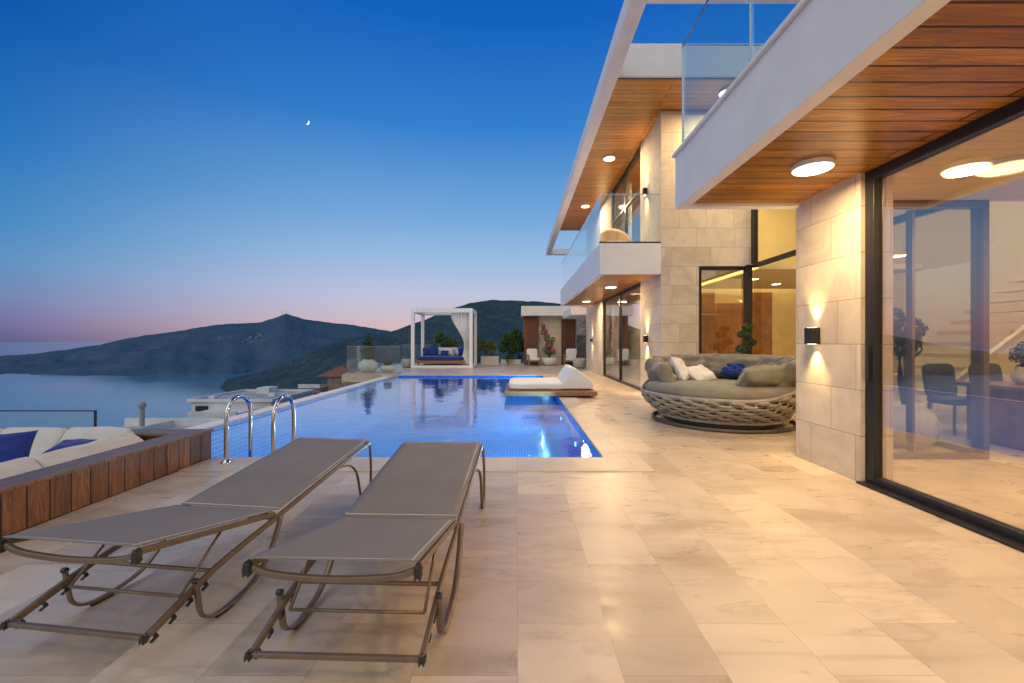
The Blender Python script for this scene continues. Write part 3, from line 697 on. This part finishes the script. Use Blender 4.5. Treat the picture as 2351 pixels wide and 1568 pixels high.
for x in (-4.1,-5.0,-5.9):
    i+=1; mk('seat_cushion',xf(rbox(.88,.84,.2,9,14,i,.004,.012),T(x,4.05,.05)),'creamfab',so,smooth=True)
for y in (1.3,1.95,2.60,3.25,3.90,4.32):
    i+=1; mk('back_cushion',xf(rbox(.64 if y<4.2 else .34,.34,.11,9,20,i,.006,.012),T(-3.86,y-.1,.225)@RZ(90)@RX(42)@RZ(U(-2,2))),'creamfab',so,smooth=True)
for x in (-4.3,-4.95,-5.6,-6.25,-6.8):
    i+=1; mk('back_cushion',xf(rbox(.64,.36,.11,9,20,i,.006,.012),T(x,4.32,.25)@RX(54)@RZ(U(-3,3))),'creamfab',so,smooth=True)
def tpil(x,y,z,w,h,mat,m,lab):
    t=thing('throw_pillow',(x,y,z-h/2),lab,'pillow','blue throw pillows')
    mk('cover',xf(pillow(w,h,.13,x,20,.010),T(x,y,z)@m),mat,t,smooth=True)
tpil(-4.46,3.66,.33,.42,.40,'bluefab',RZ(30)@RX(58),'royal blue throw pillow leaning on the cream sofa')
tpil(-4.16,3.96,.28,.44,.30,'bluefab',RZ(-14)@RX(24)@RZ(8),'royal blue throw pillow lying on the cream sofa')
gr=thing('glass_railing',(-8.2,6.5,-1),'low glass railing with dark top rail beyond the seating pit','railing')
mk('glass',boxes([(-9.9,-6.45,6.5,6.514,-.8,.235)]),'glass',gr)
mk('top_rail',boxes([(-9.9,-6.43,6.49,6.525,.235,.25),(-6.445,-6.43,6.49,6.525,-.8,.235)]),'black',gr)
mk('base',boxes([(-10.5,-6.4,5,7,-4.5,-.8)]),'oldconc',gr)
# ================================================================== BACK TERRACE
pg=thing('white_cabana',(-3.75,22,0),'white framed cabana with tied curtain on the back terrace','cabana')
X0,X1,Y0_,Y1_=-5.22,-2.2,20.9,23.1
mk('frame',boxes([(X0,X0+.16,Y0_,Y0_+.16,.12,2.72),(X1-.16,X1,Y0_,Y0_+.16,.12,2.72),(X0,X0+.16,Y1_,Y1_+.16,.12,2.72),(X1-.16,X1,Y1_,Y1_+.16,.12,2.72),
  (X0,X1,Y0_,Y0_+.16,2.72,2.93),(X0,X1,Y1_,Y1_+.16,2.72,2.93),(X0,X0+.16,Y0_+.16,Y1_,2.72,2.93),(X1-.16,X1,Y0_+.16,Y1_,2.72,2.93),
  (X0-.01,X1+.01,Y0_-.02,Y1_+.2,.004,.12)]),'paint',pg,bevel=.008)
mk('roof_louvre',boxes([(X0+.16,X1-.16,Y0_+.2+i*.24,Y0_+.34+i*.24,2.86,2.88) for i in range(8)]),'paint',pg)
def curtain(u,v):
    w=1.0*(1-.66*ss(v/.9)) ; z=2.72-v*1.75
    return (X1-.12-w+u*w, Y0_+.26+.035*math.sin(u*46), z)
mk('curtain',grid(curtain,140,20),'whitefab',pg,smooth=True)
def curt2(u,v):
    w=.34+.16*ss(v); z=.97-v*.8
    return (X1-.12-w+u*w, Y0_+.26+.03*math.sin(u*34), z)
mk('curtain',grid(curt2,80,8),'whitefab',pg,smooth=True)
mk('curtain',grid(lambda u,v:(X1-.28+.05*math.sin(u*44),Y0_+.35+u*1.8,2.7-v*2.55),110,4),'whitefab',pg,smooth=True)
bd=thing('cabana_bed',(-3.95,21.9,.12),'wide outdoor bed with blue mattress on a teak base','bed')
mk('base',boxes([(-5.0,-2.6,21.0,22.9,.22,.36)]+[(x,x+.1,y,y+.1,.12,.22) for x in(-4.95,-2.75) for y in(21.05,22.75)]),'teak',bd,bevel=.01)
mk('mattress',xf(rbox(2.36,1.86,.2,8,14,3,.005,.01),T(-3.8,21.95,.46)),'bluefab',bd,smooth=True)
for k,(x,mt) in enumerate([(-4.75,'bluefab'),(-4.35,'bluefab'),(-3.95,'whitefab'),(-3.55,'whitefab'),(-3.2,'whitefab'),(-2.85,'bluefab')]):
    mk('pillow',xf(pillow(.5,.46,.18,k+20,14),T(x,22.45-(k%2)*.25,.78)@RX(68)@RZ(U(-8,8))),mt,bd,smooth=True)
mk('pillow',xf(pillow(.42,.32,.15,41,14),T(-3.75,21.95,.70)@RX(55)),'bluefab',bd,smooth=True)
t=thing('round_planter',(-6.3,18.0,0),'bulbous pale stone planter pot on the terrace','plant pot')
mk('pot',lathe([(.24,0),(.36,.12),(.41,.26),(.36,.42),(.24,.50),(.25,.54),(.20,.54),(.19,.46)],32,(-6.3,18,0)),'terrazzo',t,smooth=True)
tp=thing('topiary_tree',(-6.3,18,.5),'clipped spiral topiary growing in a round pot','topiary')
mk('trunk',tube([(-6.3,18,.45),(-6.28,18,.9),(-6.32,18,1.5)],[.03,.025,.015],8),'bark',tp)
mk('crown',leaves([(-6.22,18,.74,.26,.55),(-6.40,18,.92,.24,.5),(-6.24,18,1.1,.22,.5),(-6.36,18,1.26,.18,.5),(-6.27,18,1.42,.14,.6),(-6.31,18,1.56,.09,1)],4200,.032),'leaf',tp)
t=thing('round_planter',(-5.5,18.1,0),'shallow pale bowl planter beside the glass railing','plant pot')
mk('pot',lathe([(.16,0),(.28,.08),(.33,.18),(.28,.27),(.22,.29),(.2,.24)],32,(-5.5,18.1,0)),'terrazzo',t,smooth=True)
fp=thing('flowering_plant',(-5.5,18.1,.28),'small plant with pink flowers in a bowl','flower')
mk('foliage',leaves([(-5.5,18.1,.40,.18,.8)],900,.03),'leaf',fp); mk('flowers',leaves([(-5.48,18.1,.46,.18,.7)],160,.028),'pink',fp)
t=thing('round_planter',(-5.45,21.2,0),'grey round planter beside the cabana','plant pot')
mk('pot',lathe([(.18,0),(.26,.1),(.28,.3),(.24,.44),(.2,.44)],28,(-5.5,21.2,0)),'greypot',t,smooth=True)
gr=thing('glass_railing',(-5.8,17.6,0),'frameless glass railing along the terrace edge','railing')
mkeach('glass',[(-6.88,-5.85,17.2,17.214,.04,1.1),(-5.83,-4.72,17.2,17.214,.04,1.1),(-6.89,-6.876,17.22,25.2,.04,1.1),(-6.85,-.2,25.3,25.314,.04,1.1)],'glass',gr)
mk('base_channel',boxes([(-6.9,-4.7,17.16,17.25,.002,.05),(-6.9,-.2,25.26,25.35,.002,.05)]),'greypot',gr)
mk('glass_edge',boxes([(-6.9,-4.72,17.198,17.216,1.1,1.108),(-6.9,-.2,25.298,25.316,1.1,1.108)]),'steel',gr)
t=thing('rectangular_planter',(-1.5,23.5,0),'rectangular pale stone trough planter','planter')
mk('trough',boxes([(-2.0,-1.02,23.3,23.8,0,.5)]),'terrazzo',t,bevel=.02); mk('soil',boxes([(-1.94,-1.08,23.36,23.74,.5,.505)]),'bark',t)
shrub('shrub',(-1.5,23.55,.4),'loose olive green shrub in a stone trough',rb(-1.55,23.55,1.0,.45,.3,9,.22),2600,.05,'leafy')
t=thing('rectangular_planter',(-.5,24.5,0),'low white stone planter bed','planter')
mk('trough',boxes([(-.95,.2,24.2,25.1,0,.28)]),'terrazzo',t,bevel=.02); mk('soil',boxes([(-.9,.15,24.25,25.05,.28,.285)]),'bark',t)
shrub('shrub',(-.35,24.6,.25),'dense dark green shrub taller than the planter',rb(-.35,24.6,1.15,.5,.75,14,.33),6000,.06,'leaf')
shrub('shrub',(.1,25.0,.0),'rounded dark shrub beside the pavilion',rb(.0,25.0,1.3,.3,.6,7,.3),3000,.06,'leaf')
shrub('shrub',(-4.2,24.6,0),'airy yellow green shrub behind the cabana',rb(-4.1,24.6,1.3,.6,.5,10,.3),2400,.06,'leafy')
shrub('shrub',(-2.3,24.8,0),'airy yellow green shrub behind the terrace rail',rb(-2.2,24.8,1.1,.4,.4,6,.3),1600,.06,'leafy')
pv=thing('garden_pavilion',(1.9,24,0),'small flat roofed garden pavilion with timber screens','pavilion')
mk('roof',boxes([(.22,3.55,23.4,26.2,2.72,3.25)]),'stucco',pv,bevel=.01)
mkeach('timber_screen',[(.36,1.18,23.9,24.0,0,2.72),(2.48,3.25,23.9,24.0,0,2.72)],'slatwood',pv)
mkeach('back_wall',[(.36,3.5,25.2,25.4,0,2.72),(1.18,2.48,24.1,24.2,0,2.72)],'stone',pv)
t=thing('round_planter',(1.72,23.2,0),'round white planter pot in front of the pavilion','plant pot')
mk('pot',lathe([(.3,0),(.42,.08),(.47,.25),(.42,.42),(.36,.44),(.34,.38)],32,(1.72,23.2,0)),'terrazzo',t,smooth=True)
bl=[(1.62,23.2,.8,.26),(1.75,23.2,1.15,.22),(1.6,23.2,1.5,.2),(1.45,23.2,1.85,.2),(1.9,23.2,.75,.2),(1.4,23.2,2.15,.14),(1.95,23.2,1.4,.14)]
shrub('bougainvillea',(1.72,23.2,.35),'climbing bougainvillea with magenta flowers in a white pot',bl,1500,.05,'leafy',5,'flowering plant',([(1.65,23.08,1.1,.2),(1.45,23.08,1.75,.2),(1.9,23.08,.8,.16),(1.42,23.1,2.15,.12)],260))
ac=thing('garden_armchair',(0,0,0),'teak armchair with white tufted cushions by the pavilion','armchair','garden armchairs')
mk('frame',boxes([(-.36,-.31,-.30,.35,.56,.6),(.31,.36,-.30,.35,.56,.6),(-.36,-.3,-.36,-.3,0,.6),(.3,.36,-.36,-.3,0,.6),(-.36,-.3,.29,.35,0,.56),(.3,.36,.29,.35,0,.56),(-.3,.3,-.33,.33,.22,.28),(-.34,.34,.355,.40,.2,.85)]),'teak',ac,local=True,bevel=.006)
mk('seat_cushion',xf(rbox(.6,.62,.15,6,10,1,.01,.02),T(0,0,.36)),'whitefab',ac,smooth=True,local=True)
mk('back_cushion',xf(rbox(.6,.5,.14,6,10,2,.01,.03),T(0,.24,.66)@RX(78)),'whitefab',ac,smooth=True,local=True)
ac.location=(.85,23.0,0); ac.rotation_euler[2]=math.radians(12)
copy_thing(ac,(2.9,23.1,0),-14)
t=thing('round_planter',(3.0,20.6,0),'grey tapered planter against the villa wall','plant pot')
mk('pot',lathe([(.2,0),(.3,.1),(.34,.45),(.3,.5),(.26,.45)],28,(3.0,20.6,0)),'greypot',t,smooth=True)
t=thing('tall_planter',(4.85,9.05,0),'dark square planter beside the glazed entrance','plant pot')
mk('pot',boxes([(4.65,5.02,8.87,9.23,0,.75)]),'greypot',t,bevel=.02)
shrub('bonsai_tree',(4.84,9.05,.7),'cloud pruned bonsai tree beside the entrance glazing',[(4.76,9.05,1.15,.13,.6),(4.95,9.05,1.28,.13,.6),(4.80,9.05,1.45,.13,.6),(4.88,9.05,1.6,.11,.7)],2200,.025,'leaf',4,'tree',sc=.6)
bc=thing('rattan_armchair',(2.65,11.6,3.47),'woven rattan armchair with pale cushion on the balcony','armchair')
def rback(u,v):
    th=math.radians(-10+200*u); r=.36+.06*v; return (2.65+r*math.cos(th)*1.0,11.6+r*math.sin(th),3.82+v*(.2+.45*math.sin(math.pi*u)))
mk('back_shell',grid(rback,40,10),'rattan',bc,smooth=True,solid=.03)
mk('seat',lathe([(.3,0),(.36,.03),(.36,.08),(.001,.1)],30,(2.65,11.6,3.77)),'rattan',bc)
mk('seat_cushion',xf(rbox(.6,.6,.12),T(2.65,11.6,3.92)),'creamfab',bc,smooth=True)
for sx,sy in((-.25,-.25),(.25,-.25),(-.25,.25),(.25,.25)): mk('leg',tube([(2.65+sx*.8,11.6+sy*.8,3.8),(2.65+sx,11.6+sy,3.475)],.018,8),'rattan',bc)
rw=mk('garden_wall',boxes([(3.4,9,26.1,26.5,-.3,1.7)]),'stonewall'); tag(rw,'rubble stone garden wall below the rocky bank','stone wall')
def rock(u,v):
    X=3.0+u*14; Y=26.6+v*22; z=1.0+v*2.6+u*1.0+.8*mn.noise(Vector((X*.5,Y*.5,0)))+.5*mn.noise(Vector((X*1.5,Y*1.5,3)))+.3*mn.noise(Vector((X*4,Y*4,3)))
    z-=ss((.12-u)/.12)*(1.5+v*5)
    return (X,Y,z)
rk=mk('rocky_bank',grid(rock,70,90),'rock'); tag(rk,'bare rocky bank rising behind the garden wall','bank','structure')
# ================================================================== LOWER HOUSES
def chim(parent,x,y,z,h,r):
    mk('chimney',join(lathe([(r,0),(r,h)],16,(x,y,z)),lathe([(r*.5,h-.02),(r*1.5,h+.05),(r*1.5,h+.25),(r*.6,h+.35)],16,(x,y,z))),'greypot',parent)
h1=thing('white_house',(-20,33,-9),'low white flat roofed house on the slope below','house')
mk('wall',boxes([(-23.3,-17.6,30.5,36.5,-9,-3.0)]),'housewhite',h1)
mk('annex_wall',boxes([(-21.8,-18.6,28.2,30.5,-9,-3.5)]),'housewhite',h1)
mk('roof',boxes([(-23.5,-17.4,30.3,30.5,-3.0,-2.8),(-23.5,-23.3,30.5,36.7,-3.0,-2.8),(-17.6,-17.4,30.5,36.7,-3.0,-2.8),(-23.3,-17.6,36.5,36.7,-3.0,-2.8),(-21.8,-18.6,28.2,28.35,-3.5,-3.35)]),'housewhite',h1)
mk('roof_deck',boxes([(-23.3,-17.6,30.5,36.5,-2.999,-2.95)]),'oldconc',h1)
mkeach('window',[(-20.9,-20.1,28.16,28.199,-5.2,-4.0),(-19.7,-18.9,28.16,28.199,-5.2,-4.0),(-17.598,-17.57,32,33,-4.6,-3.5),(-17.598,-17.57,34.4,35.4,-4.6,-3.5),(-23.0,-22.1,30.46,30.499,-4.2,-3.3)],'darkwin',h1)
mk('stair_block',boxes([(-21.4,-20.4,35.0,36.3,-2.95,-2.5)]),'housewhite',h1)
mkeach('roof_unit',[(-19.3,-18.8,33,33.4,-2.95,-2.7),(-22.8,-22.4,31.5,32.0,-2.95,-2.75)],'housewhite',h1)
h2=thing('white_house',(-20,26,-9),'white terrace level with parapet walls on the slope below','house')
mk('wall',boxes([(-24.5,-18.5,22.0,26.8,-9,-4.0)]),'housewhite',h2)
mk('parapet',boxes([(-24.5,-18.5,26.6,26.8,-4.0,-3.5),(-24.5,-18.5,22,22.2,-4.0,-3.6),(-18.7,-18.5,22.2,26.6,-4.0,-3.6),(-21.6,-21.45,22.2,26.6,-4.0,-3.6)]),'housewhite',h2)
mk('terrace_floor',boxes([(-24.4,-18.7,22.2,26.6,-4.0,-3.97)]),'oldconc',h2)
chim(h2,-22.0,25,-4.0,1.4,.13)
mkeach('window',[(-23.5,-22.0,21.96,21.999,-5.9,-4.6),(-20.5,-19.0,21.96,21.999,-5.9,-4.6)],'darkwin',h2)
h3=thing('stone_house',(-24,56,-12),'stone house with terracotta hipped roof and arched terraces','house')
mkeach('wall',[(-28.2,-25.4,55,60,-12,-4.7),(-25.39,-22,57,63,-12,-3.4),(-25.0,-21.0,54,56.99,-12,-6)],'stonewall',h3)
v=[(-26.9,56.7,-3.4),(-21.7,56.7,-3.4),(-21.7,63.3,-3.4),(-26.9,63.3,-3.4),(-24.3,59,-2.0),(-24.3,61,-2.0)]
mk('roof',(v,[(0,1,4),(1,2,5,4),(2,3,5),(3,0,4,5),(0,3,2,1)]),'tileroof',h3)
mkeach('arch_opening',[(-28+.9*i,-27.5+.9*i,54.94,54.999,-6.6,-5.3) for i in range(3)]+[(-24.6+1.1*i,-23.9+1.1*i,53.94,53.999,-8,-6.6) for i in range(3)],'darkwin',h3)
mk('parapet',boxes([(-28.2,-25.4,54.8,55,-4.7,-4.2)]+[(-25.0+.5*i,-24.85+.5*i,54,54.2,-6,-5.3) for i in range(8)]+[(-25,-21,54,54.2,-5.3,-5.15)]),'housewhite',h3)
h4=thing('stone_house',(-23,45,-12),'pale flat roofed outbuilding beside the tiled house','house')
mk('wall',boxes([(-24.6,-21.6,42,46,-12,-5.0)]),'housewhite',h4); mk('roof',boxes([(-24.8,-21.4,41.8,46.2,-5.0,-4.8)]),'housewhite',h4)
mkeach('window',[(-24.2,-23.4,41.96,41.999,-6.9,-5.7),(-22.8,-22.0,41.96,41.999,-6.9,-5.7)],'darkwin',h4)
for (x,y,z,r) in ((-16.2,30,-4.4,1.0),(-14.8,33,-4.7,1.2),(-19.5,38.5,-4.0,.9),(-26,30,-5.4,1.2),(-22.5,50,-6.6,1.4),(-29.5,54,-7.5,1.5),(-27,44,-6.5,1.2),(-18.6,44,-5.6,1.3)):
    shrub('tree',(x,y,z-4.5),'leafy garden tree between the lower houses',[(x+U(-.6,.6)*r,y+U(-.6,.6)*r,z+U(-.5,.5)*r,r*U(.4,.7)) for _ in range(8)],2600,.14,'leaf',5,'tree',sc=2.5)
# ================================================================== WORLD
w=bpy.data.worlds.new('World'); scene.world=w; w.use_nodes=True; nt=w.node_tree; nt.nodes.clear()
wo=nt.nodes.new('ShaderNodeOutputWorld'); bg=nt.nodes.new('ShaderNodeBackground'); nt.links.new(bg.outputs[0],wo.inputs[0])
tc=nt.nodes.new('ShaderNodeTexCoord'); sx=nt.nodes.new('ShaderNodeSeparateXYZ'); 
nrm=N(nt,'VectorMath',operation='NORMALIZE'); nt.links.new(tc.outputs['Generated'],nrm.inputs[0]); nt.links.new(nrm.outputs[0],sx.inputs[0])
flat=N(nt,'VectorMath',operation='MULTIPLY'); nt.links.new(nrm.outputs[0],flat.inputs[0]); flat.inputs[1].default_value=(1,1,0)
fn=N(nt,'VectorMath',operation='NORMALIZE'); nt.links.new(flat.outputs[0],fn.inputs[0])
dt=N(nt,'VectorMath',operation='DOT_PRODUCT'); nt.links.new(fn.outputs[0],dt.inputs[0]); dt.inputs[1].default_value=(math.sin(math.radians(4)),math.cos(math.radians(4)),0)
mr=N(nt,'MapRange',clamp=True); mr.interpolation_type='SMOOTHSTEP'; nt.links.new(dt.outputs['Value'],mr.inputs['Value']); mr.inputs['From Min'].default_value=.47; mr.inputs['From Max'].default_value=.985
mb=N(nt,'MapRange',clamp=True); nt.links.new(dt.outputs['Value'],mb.inputs['Value']); mb.inputs['From Min'].default_value=.2; mb.inputs['From Max'].default_value=-.4
left=ramp(nt,sx.outputs['Z'],[(0,S(66,82,132)),(.012,S(80,88,144)),(.035,S(96,104,158)),(.065,S(96,124,172)),(.12,S(76,138,190)),(.18,S(46,130,192)),(.30,S(10,110,184)),(.45,S(0,84,166)),(1,S(0,50,125))])
cen=ramp(nt,sx.outputs['Z'],[(0,S(202,162,158)),(.03,S(216,184,186)),(.06,S(206,190,206)),(.105,S(190,196,220)),(.184,S(156,188,224)),(.276,S(118,168,220)),(.44,S(54,130,206)),(.60,S(20,98,190)),(1,S(8,64,150))])
back=ramp(nt,sx.outputs['Z'],[(0,S(186,172,170)),(.15,S(210,203,198)),(.4,S(176,189,206)),(1,S(70,114,176))])
c=mixc(nt,mr.outputs[0],left,cen); c=mixc(nt,mb.outputs[0],c,back)
nt.links.new(c,bg.inputs[0]); bg.inputs[1].default_value=1.0
d=Vector((.50,.42,-.76)).normalized()
sun=light('SUN','fill_sun',(0,0,50),1.1,(1,.92,.80),math.radians(70)); sun.rotation_euler=d.to_track_quat('-Z','Y').to_euler()  # soft fill added from behind left to brighten camera-facing walls
# ================================================================== CAMERA
cam=bpy.data.cameras.new('camera'); co=bpy.data.objects.new('camera',cam); COL.objects.link(co)
cam.lens=15.0; cam.sensor_width=36; co.location=(0,0,1.3); co.rotation_euler=(math.radians(90),0,0)
cam.shift_x=-.0053; cam.shift_y=0; cam.clip_start=.05; cam.clip_end=200000
scene.camera=co
scene.view_settings.view_transform='Standard'; scene.view_settings.look='None'; scene.view_settings.exposure=0
